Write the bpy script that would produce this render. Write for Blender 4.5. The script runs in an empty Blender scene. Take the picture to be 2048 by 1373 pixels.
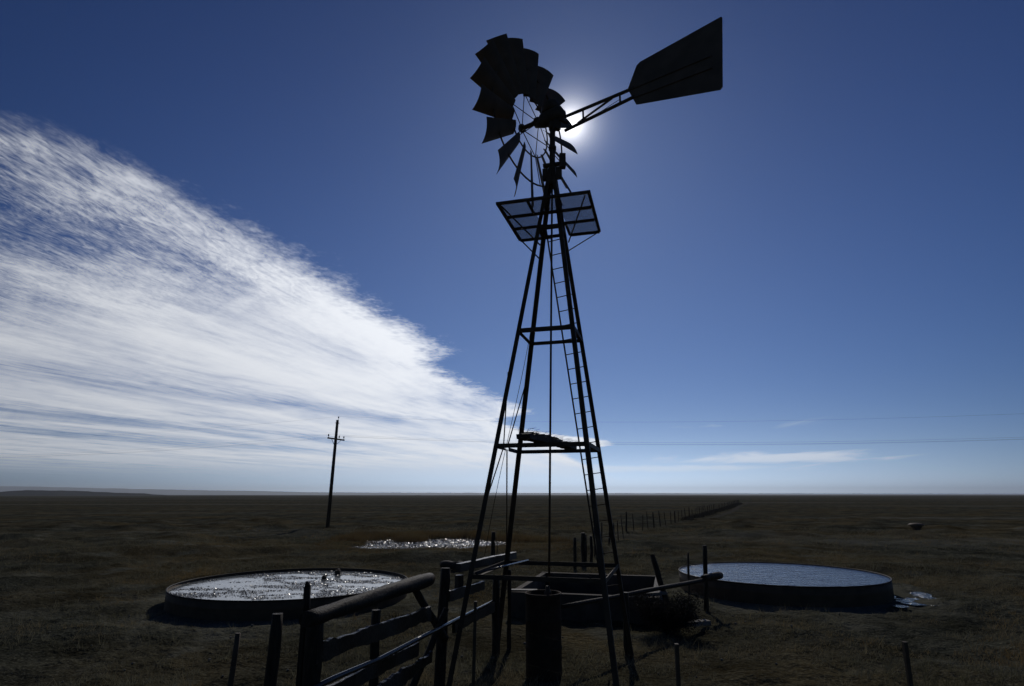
import bpy, math, random
import numpy as np
from mathutils import Vector, Matrix, noise

random.seed(7); RNG = np.random.default_rng(11)
SC = bpy.context.scene
COL = SC.collection
R = math.radians

# ------------------------------------------------------------------ camera
CAM_H, FPX, HOR = 3.0, 1187.5, 990.0          # eye height, focal length and horizon row (2048 px frame)
PITCH = math.atan((HOR - 686.5) / FPX)
cam_d = bpy.data.cameras.new("Camera"); cam = bpy.data.objects.new("Camera", cam_d); COL.objects.link(cam)
cam.location = (0, 0, CAM_H); cam.rotation_euler = (math.pi / 2 + PITCH, 0, 0)
cam_d.sensor_width = 36.0; cam_d.lens = 36.0 * FPX / 2048
cam_d.clip_start = 0.1; cam_d.clip_end = 60000
SC.camera = cam

def ray(px, py):
    a = (px - 1024) / FPX; b = (686.5 - py) / FPX; c, s = math.cos(PITCH), math.sin(PITCH)
    return Vector((a, c - b * s, s + b * c))
def G(px, py, z=0.0):                          # world point at height z seen at that place of the photo
    d = ray(px, py); t = (z - CAM_H) / d.z
    return Vector((0, 0, CAM_H)) + d * t

# ------------------------------------------------------------------ materials
MATS = {}
def nodes_of(m):
    m.use_nodes = True; nt = m.node_tree; nt.nodes.clear(); return nt
def mat(name, c1, c2=None, scale=8.0, rough=0.6, metal=0.0, bump=0.0, bscale=None, stretch=(1, 1, 1), spec=0.5, detail=5, lo=.35, hi=.65):
    m = bpy.data.materials.new(name); nt = nodes_of(m); N, L = nt.nodes, nt.links
    out = N.new('ShaderNodeOutputMaterial'); p = N.new('ShaderNodeBsdfPrincipled'); L.new(p.outputs[0], out.inputs[0])
    p.inputs['Roughness'].default_value = rough; p.inputs['Metallic'].default_value = metal
    p.inputs['Specular IOR Level'].default_value = spec
    tc = N.new('ShaderNodeTexCoord'); mp = N.new('ShaderNodeMapping'); mp.inputs['Scale'].default_value = stretch
    L.new(tc.outputs['Object'], mp.inputs[0])
    n = N.new('ShaderNodeTexNoise'); n.inputs['Scale'].default_value = scale; n.inputs['Detail'].default_value = detail
    L.new(mp.outputs[0], n.inputs['Vector'])
    cr = N.new('ShaderNodeValToRGB'); cr.color_ramp.elements[0].position = lo; cr.color_ramp.elements[1].position = hi
    cr.color_ramp.elements[0].color = (*c1, 1); cr.color_ramp.elements[1].color = (*(c2 or c1), 1)
    L.new(n.outputs['Fac'], cr.inputs[0]); L.new(cr.outputs[0], p.inputs['Base Color'])
    if bump:
        n2 = N.new('ShaderNodeTexNoise'); n2.inputs['Scale'].default_value = bscale or scale * 2; n2.inputs['Detail'].default_value = 6
        L.new(mp.outputs[0], n2.inputs['Vector'])
        b = N.new('ShaderNodeBump'); b.inputs['Strength'].default_value = 1.0; b.inputs['Distance'].default_value = bump
        L.new(n2.outputs['Fac'], b.inputs['Height']); L.new(b.outputs[0], p.inputs['Normal'])
    MATS[name] = m; return m

STEEL = mat('tower_steel', (.060, .040, .022), (.10, .066, .036), scale=5, rough=.65, spec=.15, bump=.002, bscale=40)
DARK = mat('dark_iron', (.075, .050, .027), (.11, .075, .040), scale=9, rough=.65, spec=.2, bump=.002, bscale=30)
SHEET = mat('galvanised_sheet', (.12, .085, .048), (.16, .11, .065), scale=3, rough=.65, spec=.2, bump=.001, bscale=12)
PIPE = mat('worn_pipe', (.035, .026, .017), (.06, .045, .03), scale=6, rough=.21, bump=.0005, bscale=25, spec=.6)
WOOD = mat('weathered_wood', (.026, .018, .010), (.058, .042, .025), scale=7, rough=.60, bump=.016, bscale=16, stretch=(3, 3, .6), spec=.12)
BOARD = mat('weathered_board', (.024, .017, .010), (.056, .041, .025), scale=6, rough=.36, bump=.008, bscale=16, stretch=(3, 3, 3), spec=.25)
POLEW = mat('pole_wood', (.05, .038, .024), (.08, .062, .04), scale=3, rough=.8, bump=.01, bscale=12, stretch=(3, 3, .3), spec=.2)
TANKM = mat('tank_steel', (.085, .055, .030), (.125, .08, .043), scale=3, rough=.7, spec=.15, bump=.004, bscale=8)
TANKR = mat('tank_rim_steel', (.03, .024, .017), (.05, .038, .027), scale=6, rough=.6, spec=.2, bump=.002, bscale=20)
DARKC = mat('shaded_concrete', (.06, .045, .029), (.11, .085, .058), scale=2, rough=.85, bump=.006, bscale=25, spec=.2)  # darker copy of the concrete, with the trough walls' shade in its colour
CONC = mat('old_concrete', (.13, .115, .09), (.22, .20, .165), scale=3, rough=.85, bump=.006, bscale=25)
DRUMM = mat('rusty_drum', (.04, .026, .014), (.065, .041, .022), scale=5, rough=.75, spec=.1, bump=.003, bscale=20)
WIRE = mat('wire', (.03, .022, .014), (.05, .037, .025), scale=5, rough=.7, spec=.1)
STONE = mat('pale_stone', (.13, .115, .085), (.24, .22, .17), scale=6, rough=.9, bump=.01, bscale=15, spec=.1)
STRAW = mat('straw', (.03, .022, .011), (.055, .042, .022), scale=8, rough=.8, spec=.1)
CERAM = mat('insulator', (.05, .045, .05), (.08, .07, .07), scale=4, rough=.3)

def ground_mat():
    m = bpy.data.materials.new('prairie_ground'); nt = nodes_of(m); N, L = nt.nodes, nt.links
    out = N.new('ShaderNodeOutputMaterial'); p = N.new('ShaderNodeBsdfPrincipled'); L.new(p.outputs[0], out.inputs[0])
    p.inputs['Roughness'].default_value = 1.0; p.inputs['Specular IOR Level'].default_value = 0.0
    g = N.new('ShaderNodeNewGeometry')
    def nz(sc, st=(1, 1, 1), det=6):
        mp = N.new('ShaderNodeMapping'); mp.inputs['Scale'].default_value = st; L.new(g.outputs['Position'], mp.inputs[0])
        n = N.new('ShaderNodeTexNoise'); n.inputs['Scale'].default_value = sc; n.inputs['Detail'].default_value = det
        L.new(mp.outputs[0], n.inputs['Vector']); return n.outputs['Fac']
    def ramp(v, stops):
        r = N.new('ShaderNodeValToRGB'); e = r.color_ramp.elements
        while len(e) < len(stops): e.new(.5)
        for k, (pos, c) in enumerate(stops): e[k].position = pos; e[k].color = (*c, 1)
        L.new(v, r.inputs[0]); return r.outputs[0]
    def mix(f, a, b, mode='MIX'):
        x = N.new('ShaderNodeMix'); x.data_type = 'RGBA'; x.blend_type = mode
        if isinstance(f, float): x.inputs[0].default_value = f
        else: L.new(f, x.inputs[0])
        for s, v in ((6, a), (7, b)):
            if isinstance(v, tuple): x.inputs[s].default_value = (*v, 1)
            else: L.new(v, x.inputs[s])
        return x.outputs[2]
    base = mix(.6, ramp(nz(2.2, det=10), [(.3, (.014, .013, .009)), (.5, (.028, .027, .018)), (.72, (.058, .053, .036))]), ramp(nz(21, det=6), [(.36, (.008, .008, .006)), (.52, (.028, .027, .018)), (.68, (.075, .07, .048))]))
    big = ramp(nz(.10, (1, 1, 1), 4), [(.40, (0, 0, 0)), (.62, (1, 1, 1))])
    c = mix(big, base, mix(.38, base, (.070, .045, .014)))                       # rusty grass patches
    bare = ramp(nz(.33, (1, 1.2, 1), 7), [(.56, (0, 0, 0)), (.66, (1, 1, 1))])
    c = mix(bare, c, mix(.6, base, (.068, .062, .042)))                          # bare pale soil
    for cx_, cy_, r_ in ((-6.57, 19.15, 3.37), (8.75, 20.75, 3.16)):
        vd = N.new('ShaderNodeVectorMath'); vd.operation = 'DISTANCE'; L.new(g.outputs['Position'], vd.inputs[0]); vd.inputs[1].default_value = (cx_, cy_, 0)
        mr = N.new('ShaderNodeMapRange'); L.new(vd.outputs['Value'], mr.inputs[0])
        for q_, v_ in ((1, r_ + .1), (2, r_ + 3.2), (3, .34), (4, 0)): mr.inputs[q_].default_value = v_
        ad_ = N.new('ShaderNodeMath'); ad_.operation = 'ADD'; L.new(mr.outputs[0], ad_.inputs[0]); L.new(nz(.8, det=7), ad_.inputs[1])
        c = mix(ramp(ad_.outputs[0], [(.62, (0, 0, 0)), (.80, (1, 1, 1))]), c, mix(.55, base, (.090, .082, .056)))    # trampled pale dirt round the tanks
    swath = ramp(nz(.016, (.3, 2.2, 1), 6), [(.55, (0, 0, 0)), (.62, (1, 1, 1))])
    c = mix(swath, c, mix(.6, c, (.085, .078, .058)))                           # wide pale dry-grass swaths far out
    swath2 = ramp(nz(.02, (.25, 1.8, 1), 3), [(.55, (0, 0, 0)), (.75, (1, 1, 1))])
    c = mix(swath2, c, mix(.5, c, (.015, .016, .010)))
    c = mix(1.0, c, ramp(nz(.42, (1, 1, 1), 8), [(.34, (.62, .60, .55)), (.5, (1, 1, 1)), (.66, (1.45, 1.42, 1.38))]), 'MULTIPLY')      # mottled cover: thick dark sod, thin worn spots
    c = mix(1.0, c, (1.66, 1.78, 1.98), 'MULTIPLY')
    L.new(c, p.inputs['Base Color'])
    b = N.new('ShaderNodeBump'); b.inputs['Distance'].default_value = .10; b.inputs['Strength'].default_value = 1.0
    L.new(nz(7, det=10), b.inputs['Height']); L.new(b.outputs[0], p.inputs['Normal'])
    return m
def grass_mat(name, ca, cb, cc):
    m = bpy.data.materials.new(name); nt = nodes_of(m); N, L = nt.nodes, nt.links
    out = N.new('ShaderNodeOutputMaterial'); p = N.new('ShaderNodeBsdfPrincipled')
    p.inputs['Roughness'].default_value = .7; p.inputs['Specular IOR Level'].default_value = .25
    g = N.new('ShaderNodeNewGeometry'); n = N.new('ShaderNodeTexNoise'); n.inputs['Scale'].default_value = .35; n.inputs['Detail'].default_value = 7
    L.new(g.outputs['Position'], n.inputs['Vector'])
    r = N.new('ShaderNodeValToRGB'); e = r.color_ramp.elements; e.new(.5)
    for k, (pos, c) in enumerate(((.35, ca), (.5, cb), (.66, cc))): e[k].position = pos; e[k].color = (*c, 1)
    L.new(n.outputs['Fac'], r.inputs[0]); L.new(r.outputs[0], p.inputs['Base Color'])
    t = N.new('ShaderNodeBsdfTranslucent'); L.new(r.outputs[0], t.inputs[0])
    ad = N.new('ShaderNodeMixShader'); ad.inputs[0].default_value = .4
    L.new(p.outputs[0], ad.inputs[1]); L.new(t.outputs[0], ad.inputs[2]); L.new(ad.outputs[0], out.inputs[0]); return m
def water_mat(name, scale, dist, rough=.04, base=(.01, .013, .014), stretch=(1, 1, 1), detail=3):
    m = bpy.data.materials.new(name); nt = nodes_of(m); N, L = nt.nodes, nt.links
    out = N.new('ShaderNodeOutputMaterial'); p = N.new('ShaderNodeBsdfPrincipled'); L.new(p.outputs[0], out.inputs[0])
    p.inputs['Base Color'].default_value = (*base, 1); p.inputs['Roughness'].default_value = rough; p.inputs['IOR'].default_value = 1.33
    g = N.new('ShaderNodeNewGeometry'); mp = N.new('ShaderNodeMapping'); mp.inputs['Scale'].default_value = stretch
    L.new(g.outputs['Position'], mp.inputs[0])
    n = N.new('ShaderNodeTexNoise'); n.inputs['Scale'].default_value = scale; n.inputs['Detail'].default_value = detail
    L.new(mp.outputs[0], n.inputs['Vector'])
    b = N.new('ShaderNodeBump'); b.inputs['Distance'].default_value = dist; b.inputs['Strength'].default_value = 1
    L.new(n.outputs['Fac'], b.inputs['Height']); L.new(b.outputs[0], p.inputs['Normal']); return m
def mesh_sheet_mat():                                     # expanded-metal sheet: real holes as alpha, same from every side
    m = bpy.data.materials.new('expanded_metal'); nt = nodes_of(m); N, L = nt.nodes, nt.links
    out = N.new('ShaderNodeOutputMaterial'); p = N.new('ShaderNodeBsdfPrincipled'); tr = N.new('ShaderNodeBsdfTransparent')
    p.inputs['Base Color'].default_value = (.045, .045, .045, 1); p.inputs['Roughness'].default_value = .6; p.inputs['Metallic'].default_value = .2
    tc = N.new('ShaderNodeTexCoord'); w = []
    for rot in (35, -35):
        mp = N.new('ShaderNodeMapping'); mp.inputs['Rotation'].default_value = (0, 0, R(rot)); L.new(tc.outputs['Object'], mp.inputs[0])
        wv = N.new('ShaderNodeTexWave'); wv.inputs['Scale'].default_value = 16.0; L.new(mp.outputs[0], wv.inputs['Vector'])
        gt = N.new('ShaderNodeMath'); gt.operation = 'GREATER_THAN'; gt.inputs[1].default_value = .85; L.new(wv.outputs['Fac'], gt.inputs[0]); w.append(gt)
    mx = N.new('ShaderNodeMath'); mx.operation = 'MAXIMUM'; L.new(w[0].outputs[0], mx.inputs[0]); L.new(w[1].outputs[0], mx.inputs[1])
    ms = N.new('ShaderNodeMixShader'); L.new(mx.outputs[0], ms.inputs[0]); L.new(tr.outputs[0], ms.inputs[1]); L.new(p.outputs[0], ms.inputs[2])
    L.new(ms.outputs[0], out.inputs[0]); return m
EXPAND = mesh_sheet_mat()
GROUND = ground_mat()
GRASS = grass_mat('dry_grass', (.10, .094, .050), (.19, .175, .11), (.22, .15, .06))
REED = grass_mat('rusty_reeds', (.10, .075, .036), (.155, .105, .044), (.16, .135, .065))
SCRUB = grass_mat('scrub_leaf', (.012, .012, .009), (.020, .018, .012), (.028, .024, .016))

# ------------------------------------------------------------------ object helpers
def tag(o, label=None, cat=None, group=None, kind=None):
    if label: o['label'] = label
    if cat: o['category'] = cat
    if group: o['group'] = group
    if kind: o['kind'] = kind
    return o
def thing(name, loc, label, cat, group=None):
    o = bpy.data.objects.new(name, None); COL.objects.link(o); o.location = loc; o.empty_display_size = .2
    return tag(o, label, cat, group)
def root_of(o):
    while o.parent: o = o.parent
    return o

class MB:
    """collects shapes in world coordinates; build() links them as one mesh"""
    def __init__(s): s.v = []; s.f = []; s.sm = []
    def quadstrip(s, rings, close=True, caps=True, smooth=True):
        b = len(s.v); n = len(rings[0])
        for r in rings: s.v += [tuple(p) for p in r]
        for i in range(len(rings) - 1):
            for j in range(n if close else n - 1):
                k = (j + 1) % n
                s.f.append((b + i * n + j, b + i * n + k, b + (i + 1) * n + k, b + (i + 1) * n + j)); s.sm.append(smooth)
        if caps:
            s.f.append(tuple(b + j for j in reversed(range(n)))); s.sm.append(False)
            e = b + (len(rings) - 1) * n
            s.f.append(tuple(e + j for j in range(n))); s.sm.append(False)
        return s
    def tube(s, pts, rad, seg=10, wob=0.0, seed=0):
        pts = [Vector(p) for p in pts]; rads = rad if isinstance(rad, (list, tuple)) else [rad] * len(pts)
        d0 = (pts[-1] - pts[0]).normalized()
        ref = Vector((0, 0, 1)) if abs(d0.z) < .9 else Vector((1, 0, 0))
        rings = []
        for i, p in enumerate(pts):
            d = (pts[min(i + 1, len(pts) - 1)] - pts[max(i - 1, 0)]).normalized()
            a = d.cross(ref).normalized(); c = a.cross(d)
            ring = []
            for k in range(seg):
                t = 2 * math.pi * k / seg
                rr = rads[i] * (1 + wob * noise.noise(Vector((math.cos(t) * 1.3 + seed * 7.1, math.sin(t) * 1.3, i * .55 + seed * 3.3))))
                ring.append(p + (a * math.cos(t) + c * math.sin(t)) * rr)
            rings.append(ring)
        return s.quadstrip(rings)
    def log(s, a, b, r0, r1, wob=.18, n=12, seed=0, bend=.0, seg=12):
        a, b = Vector(a), Vector(b); L = (b - a).length; pts = []; rr = []
        for i in range(n + 1):
            t = i / n
            off = Vector((noise.noise(Vector((t * 2.3, seed, 1.7))), noise.noise(Vector((t * 2.3, seed, 5.2))), noise.noise(Vector((t * 2.3, seed, 9.1))))) * bend
            pts.append(a.lerp(b, t) + off * math.sin(math.pi * min(1, t * 1.2 + .05))); rr.append(r0 + (r1 - r0) * t)
        rr[0] *= .93; rr[-1] *= .93
        return s.tube(pts, rr, seg, wob, seed)
    def bar(s, a, b, w, h, up=(0, 0, 1), jag=0.0, n=1, seed=0, taper=1.0):
        """rectangular bar: w across, h along 'up'; jag roughens it like an old board"""
        a, b = Vector(a), Vector(b); d = (b - a).normalized(); up = Vector(up)
        x = d.cross(up); x = x.normalized() if x.length > 1e-5 else d.orthogonal().normalized(); y = x.cross(d).normalized()
        rings = []
        for i in range(n + 1):
            t = i / n; k = 1 + (taper - 1) * t; p = a.lerp(b, t); ring = []
            for q, (sx, sy) in enumerate(((-1, -1), (1, -1), (1, 1), (-1, 1))):
                j = Vector((0, 0, 0))
                if jag:
                    l = t * L_(a, b)
                    j = y * (noise.noise(Vector((l * 1.7, seed * 5.3, 2.2 + sy))) * .55 + noise.noise(Vector((l * 8.1, seed * 2.3, 4.1 + sy))) * .38 + noise.noise(Vector((l * 19, seed * 1.3, 7.1 + sy))) * .25) * jag + x * noise.noise(Vector((l * 2.1, sy, seed * 3.1))) * jag * .5
                ring.append(p + x * sx * w / 2 * k + y * sy * h / 2 * k + j)
            rings.append(ring)
        return s.quadstrip(rings, smooth=False)
    def angle(s, a, b, w, t, xdir, ydir):
        """L-shaped steel angle along a-b, corner on the line, flanges towards xdir and ydir"""
        a, b, x, y = Vector(a), Vector(b), Vector(xdir).normalized(), Vector(ydir).normalized()
        prof = [(0, 0), (w, 0), (w, t), (t, t), (t, w), (0, w)]
        return s.quadstrip([[p + x * u + y * v for u, v in prof] for p in (a, b)], smooth=False)
    def box(s, c, sx, sy, sz, rz=0.0):
        c = Vector(c); M = Matrix.Rotation(rz, 3, 'Z'); b = len(s.v)
        for z in (-1, 1):
            for x, y in ((-1, -1), (1, -1), (1, 1), (-1, 1)):
                s.v.append(tuple(c + M @ Vector((x * sx / 2, y * sy / 2, z * sz / 2))))
        for f in ((0, 3, 2, 1), (4, 5, 6, 7), (0, 1, 5, 4), (1, 2, 6, 5), (2, 3, 7, 6), (3, 0, 4, 7)):
            s.f.append(tuple(b + i for i in f)); s.sm.append(False)
        return s
    def plate(s, pts, nrm, th):
        nrm = Vector(nrm).normalized() * th / 2
        return s.quadstrip([[Vector(p) - nrm for p in pts], [Vector(p) + nrm for p in pts]], smooth=False)
    def lathe(s, c, prof, seg=32, caps=True):
        c = Vector(c)
        return s.quadstrip([[c + Vector((r * math.cos(2 * math.pi * k / seg), r * math.sin(2 * math.pi * k / seg), z)) for k in range(seg)] for r, z in prof], caps=caps)
    def ring(s, C, e1, e2, rad, r, seg=56, sub=8):
        C = Vector(C); n = e1.cross(e2); b = len(s.v)
        for i in range(seg):
            t = 2 * math.pi * i / seg; d = e1 * math.cos(t) + e2 * math.sin(t)
            for k in range(sub):
                u = 2 * math.pi * k / sub
                s.v.append(tuple(C + d * (rad + r * math.cos(u)) + n * r * math.sin(u)))
        for i in range(seg):
            for k in range(sub):
                s.f.append((b + i * sub + k, b + ((i + 1) % seg) * sub + k, b + ((i + 1) % seg) * sub + (k + 1) % sub, b + i * sub + (k + 1) % sub)); s.sm.append(True)
        return s
    def build(s, name, m, parent=None, base=None):
        o0 = Vector((0, 0, 0))
        if parent is not None: o0 = Vector(root_of(parent).location)
        elif base is not None: o0 = Vector(base)
        me = bpy.data.meshes.new(name); me.from_pydata([tuple(Vector(p) - o0) for p in s.v], [], s.f)
        me.polygons.foreach_set('use_smooth', s.sm); me.materials.append(m); me.update()
        o = bpy.data.objects.new(name, me); COL.objects.link(o)
        if parent is not None: o.parent = parent
        elif base is not None: o.location = o0
        return o
def L_(a, b): return (b - a).length

def np_mesh(name, V, F, m, smooth=False):
    """V (n,3), F (k,3|4) arrays -> linked mesh object"""
    me = bpy.data.meshes.new(name); k = F.shape[1]
    me.vertices.add(len(V)); me.vertices.foreach_set('co', np.ascontiguousarray(V, dtype=np.float32).ravel())
    me.loops.add(F.size); me.loops.foreach_set('vertex_index', np.ascontiguousarray(F, dtype=np.int32).ravel())
    me.polygons.add(len(F)); me.polygons.foreach_set('loop_start', np.arange(0, F.size, k, dtype=np.int32))
    if smooth: me.polygons.foreach_set('use_smooth', np.ones(len(F), bool))
    me.materials.append(m); me.update(calc_edges=True); me.validate()
    o = bpy.data.objects.new(name, me); COL.objects.link(o); return o

# ------------------------------------------------------------------ numpy value noise for terrain and scatter
_P = RNG.random((256, 256))
def vnoise(x, y):
    xi = np.floor(x).astype(int); yi = np.floor(y).astype(int); fx = x - xi; fy = y - yi
    fx = fx * fx * (3 - 2 * fx); fy = fy * fy * (3 - 2 * fy)
    a = _P[xi & 255, yi & 255]; b = _P[(xi + 1) & 255, yi & 255]; c = _P[xi & 255, (yi + 1) & 255]; d = _P[(xi + 1) & 255, (yi + 1) & 255]
    return (a + (b - a) * fx) * (1 - fy) + (c + (d - c) * fx) * fy - .5
def sstep(a, b, x):
    t = np.clip((x - a) / (b - a), 0, 1); return t * t * (3 - 2 * t)

LT = (-6.57, 19.15, 3.37, .45)     # left tank: centre, radius, wall height
RT = (8.75, 20.75, 3.16, .52)      # right tank
POND_C = (-4.9, 40.6)
def pond_d(x, y):                  # <0 inside the pond
    u = (x - POND_C[0]) / 4.9; v = (y - POND_C[1]) / 4.4
    return np.sqrt(u * u + v * v) - 1 + vnoise(x * .55 + 3, y * .35) * .45 + vnoise(x * 1.7, y * 1.1) * .2
def height(x, y):
    r = np.hypot(x, y)
    h = vnoise(x * 1.9, y * 1.9) * .09 + vnoise(x * .62 + 9, y * .62) * .16 + vnoise(x * 4.3, y * 4.3 + 5) * .06 + vnoise(x * 9.7, y * 9.7) * .03
    h *= 1 - .75 * sstep(60, 160, r)
    m = vnoise(x * .23 + 40, y * .23) ; h += np.maximum(m - .08, 0) * 1.0 * sstep(14, 26, r) * (1 - sstep(70, 110, r))
    h += vnoise(x * .012, y * .012 + 7) * 1.0 * sstep(120, 400, r) * (1 - sstep(900, 2500, r)) - .0
    for cx, cy, rr, _ in (LT, RT):
        d = np.hypot(x - cx, y - cy); h *= sstep(rr - .2, rr + 1.2, d)
    # damp under the tower and trough
    h *= .35 + .65 * sstep(2.0, 4.0, np.hypot(x - .7, y - 11.5))
    pd = pond_d(x, y); h = h * sstep(-.1, .9, pd) - .22 * (1 - sstep(-.25, .18, pd))
    return h

def build_ground():
    ang = np.concatenate([np.linspace(-180, -56, 22)[:-1], np.linspace(-56, 56, 720), np.linspace(56, 180, 22)[1:-1]])
    rad = np.concatenate([[.02], np.geomspace(1.2, 90, 470), np.geomspace(94, 19500, 95)])
    A, Q = np.meshgrid(np.radians(ang), rad); X = Q * np.sin(A); Y = Q * np.cos(A); Z = height(X, Y)
    n = len(ang); V = np.stack([X, Y, Z], -1).reshape(-1, 3)
    i, j = np.meshgrid(np.arange(len(rad) - 1), np.arange(n), indexing='ij'); k = (j + 1) % n
    F = np.stack([i * n + j, i * n + k, (i + 1) * n + k, (i + 1) * n + j], -1).reshape(-1, 4)
    tag(np_mesh('ground', V, F[:, ::-1], GROUND, True), kind='structure')
build_ground()

# ------------------------------------------------------------------ grass, reeds, scrub (uncountable)
def blades(name, X, Y, H, per, spread, width, m, lean=.5, zoff=-.02):
    n = len(X) * per
    x = np.repeat(X, per) + RNG.normal(0, spread, n); y = np.repeat(Y, per) + RNG.normal(0, spread, n)
    h = np.repeat(H, per) * RNG.uniform(.5, 1.15, n); z = height(x, y) + zoff
    a = RNG.uniform(0, 2 * math.pi, n); lx = RNG.normal(0, lean, n) * h + .12 * h; ly = RNG.normal(0, lean, n) * h
    w = width * RNG.uniform(.6, 1.3, n)
    dx, dy = np.cos(a) * w / 2, np.sin(a) * w / 2
    V = np.empty((n, 3, 3)); V[:, 0] = np.stack([x - dx, y - dy, z], -1); V[:, 1] = np.stack([x + dx, y + dy, z], -1)
    V[:, 2] = np.stack([x + lx, y + ly, z + h], -1)
    return tag(np_mesh(name, V.reshape(-1, 3), np.arange(n * 3).reshape(-1, 3), m), kind='stuff')
def scatter(n, r0, r1, half=50, power=1.0):
    r = (RNG.random(n) * (r1 ** power - r0 ** power) + r0 ** power) ** (1 / power); a = np.radians(RNG.uniform(-half, half, n))
    return r * np.sin(a), r * np.cos(a)
def clear(X, Y, pad=.05):
    k = np.ones(len(X), bool)
    for cx, cy, rr, _ in (LT, RT): k &= np.hypot(X - cx, Y - cy) > rr + pad
    k &= pond_d(X, Y) > .02
    tx, ty = X - 2.25, Y - 17.8; c, s = math.cos(.25), math.sin(.25)
    k &= ~((abs(tx * c - ty * s) < 1.95) & (abs(tx * s + ty * c) < 2.1))
    return k
gx, gy = scatter(60000, 4.2, 60, 50, .75)
keep = clear(gx, gy) & (vnoise(gx * .45, gy * .45) + .5 * vnoise(gx * 1.7, gy * 1.7) > -.12)
gx, gy = gx[keep], gy[keep]; rr = np.hypot(gx, gy)
tag(blades('grass', gx, gy, (.05 + .12 * np.maximum(vnoise(gx * .3 + 20, gy * .3) + .3, 0) + .16 * (RNG.random(len(gx)) > .93)) * (1 + rr / 90), 7, .045, .010 + rr * .0002 if False else .012, GRASS),
    'short dry brown grass tufts covering the dim prairie in front', 'grass')
V_ = blades
gx, gy = scatter(9000, 15, 60, 40, 1.2)
pd = pond_d(gx, gy); ok = (pd > -.06) & (pd < 1.1 - 0.5 * (gy > POND_C[1])) & (vnoise(gx * .8, gy * .5) > -.28)
px2 = RNG.uniform(-12, 4, 9000); py2 = RNG.uniform(31, 48, 9000); pd2 = pond_d(px2, py2)
ok2 = (pd2 > -.05) & (pd2 < .75 + vnoise(px2 * .3, py2 * .3)) & clear(px2, py2, .2)
tag(blades('reeds', np.concatenate([gx[ok], px2[ok2]]), np.concatenate([gy[ok], py2[ok2]]), np.where(np.concatenate([gy[ok], py2[ok2]]) < POND_C[1], .11, .45), 6, .16, .03, REED, .3),
    'rust coloured reeds and tall grass ringing the glittering pond', 'reeds')
qx = RNG.uniform(-11, 2, 16000); qy = RNG.uniform(35, 47, 16000); qd = pond_d(qx, qy)
cl = np.hypot((qx + 7.0) / 1.1, (qy - 43.2) / 1.6)                      # a tongue of reeds reaching in from the far bank
kq = (qd < -.02) & ((RNG.random(16000) < .03 + .3 * np.exp(qd * 9) + .12 * (vnoise(qx * 1.2, qy * .7) > .22)) | (cl < 1))
hq = np.where(cl < 1, .34, .06)[kq]
tag(blades('pond_stems', qx[kq], qy[kq], hq, 5, .10, .022, REED, .3, .14), 'thin reed stems standing up through the glittering pond water', 'reeds')
# dark weeds along the range fence far out
t = RNG.random(5200) ** .7; wx = np.interp(74 + t * 135, [48.2, 76.7, 143, 211], [8.9, 21.7, 50, 78]) + RNG.normal(0, .45, 5200); wy = 74 + t * 135 + RNG.normal(0, .4, 5200)
tag(blades('weeds', wx, wy, np.full(5200, .34), 5, .25, .05, SCRUB, .5), 'dark dry weeds blown against the distant wire fence', 'weeds')

# pale pebbles scattered over the soil
def pebbles():
    m = MB(); r = random.Random(3)
    for k in range(80):
        px, py = r.uniform(0, 2048), r.uniform(1195, 1368); p = G(px, py)
        if not clear(np.array([p.x]), np.array([p.y]), .1)[0]: continue
        s = r.uniform(.012, .035); z = float(height(np.array([p.x]), np.array([p.y]))[0]) + s * .8
        rings = [[Vector((p.x, p.y, z)) + Vector((math.cos(q) * s * f * r.uniform(.8, 1.3), math.sin(q) * s * f * r.uniform(.8, 1.2), zz * s)) for q in (0, 1.05, 2.1, 3.14, 4.19, 5.24)] for f, zz in ((.6, -.7), (1, 0), (.5, .6))]
        m.quadstrip(rings)
    tag(m.build('pebbles', STONE), 'pale pebbles scattered over the dark soil in the foreground', 'pebbles', kind='stuff')
pebbles()

# ------------------------------------------------------------------ hills on the horizon
def hill_strip(name, prof, r, depth, mat_, rough, seed, az0, az1, n=260):
    az = np.linspace(az0, az1, n); V = []
    hs = np.interp(az, [p[0] for p in prof], [p[1] for p in prof]) + np.array([noise.fractal(Vector((a * .9, seed, 0)), .8, 2.1, 4) for a in az]) * rough
    hs = np.maximum(hs, .0)
    sec = [(0, -.02), (.18, .35), (.34, .85), (.45, 1.0), (.8, .96), (1, -.02)]
    for u, k in sec:
        for a, h in zip(az, hs):
            rr = r + depth * (u - .45) + depth * .1 * noise.noise(Vector((a * .6, u * 3, seed)))
            V.append((rr * math.tan(R(a)), rr, h * k - (2 if k < 0 else 0)))
    i, j = np.meshgrid(np.arange(len(sec) - 1), np.arange(n - 1), indexing='ij')
    F = np.stack([i * n + j, i * n + j + 1, (i + 1) * n + j + 1, (i + 1) * n + j], -1).reshape(-1, 4)
    return tag(np_mesh(name, np.array(V), F, mat_, True), kind='structure')
def pa(px): return math.degrees(math.atan((px - 1024) / FPX / math.cos(PITCH)))
HILLM = mat('hill_scrub', (.02, .02, .015), (.034, .032, .025), scale=.004, rough=1, spec=0)
D1 = 16000
hill_strip('hills', [(pa(x), (HOR + .3 - y) / FPX * D1 * .97) for x, y in ((-300, 971), (0, 973), (120, 974), (220, 976.5), (330, 979), (470, 981.5), (560, 983), (640, 985), (760, 985.6), (1024, 986.3), (1400, 987), (1700, 987.6), (2400, 988))], D1, 5000, HILLM, 7, 3, -52, 52)
D2 = 2600
hill_strip('hills', [(pa(x), max(0, (HOR - y) / FPX * D2)) for x, y in ((-400, 980), (-100, 982), (20, 986), (60, 983), (110, 980), (190, 981), (260, 984), (330, 986), (380, 990), (2400, 990))], D2, 300, HILLM, 2.2, 8, -52, pa(420), 160)

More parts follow.
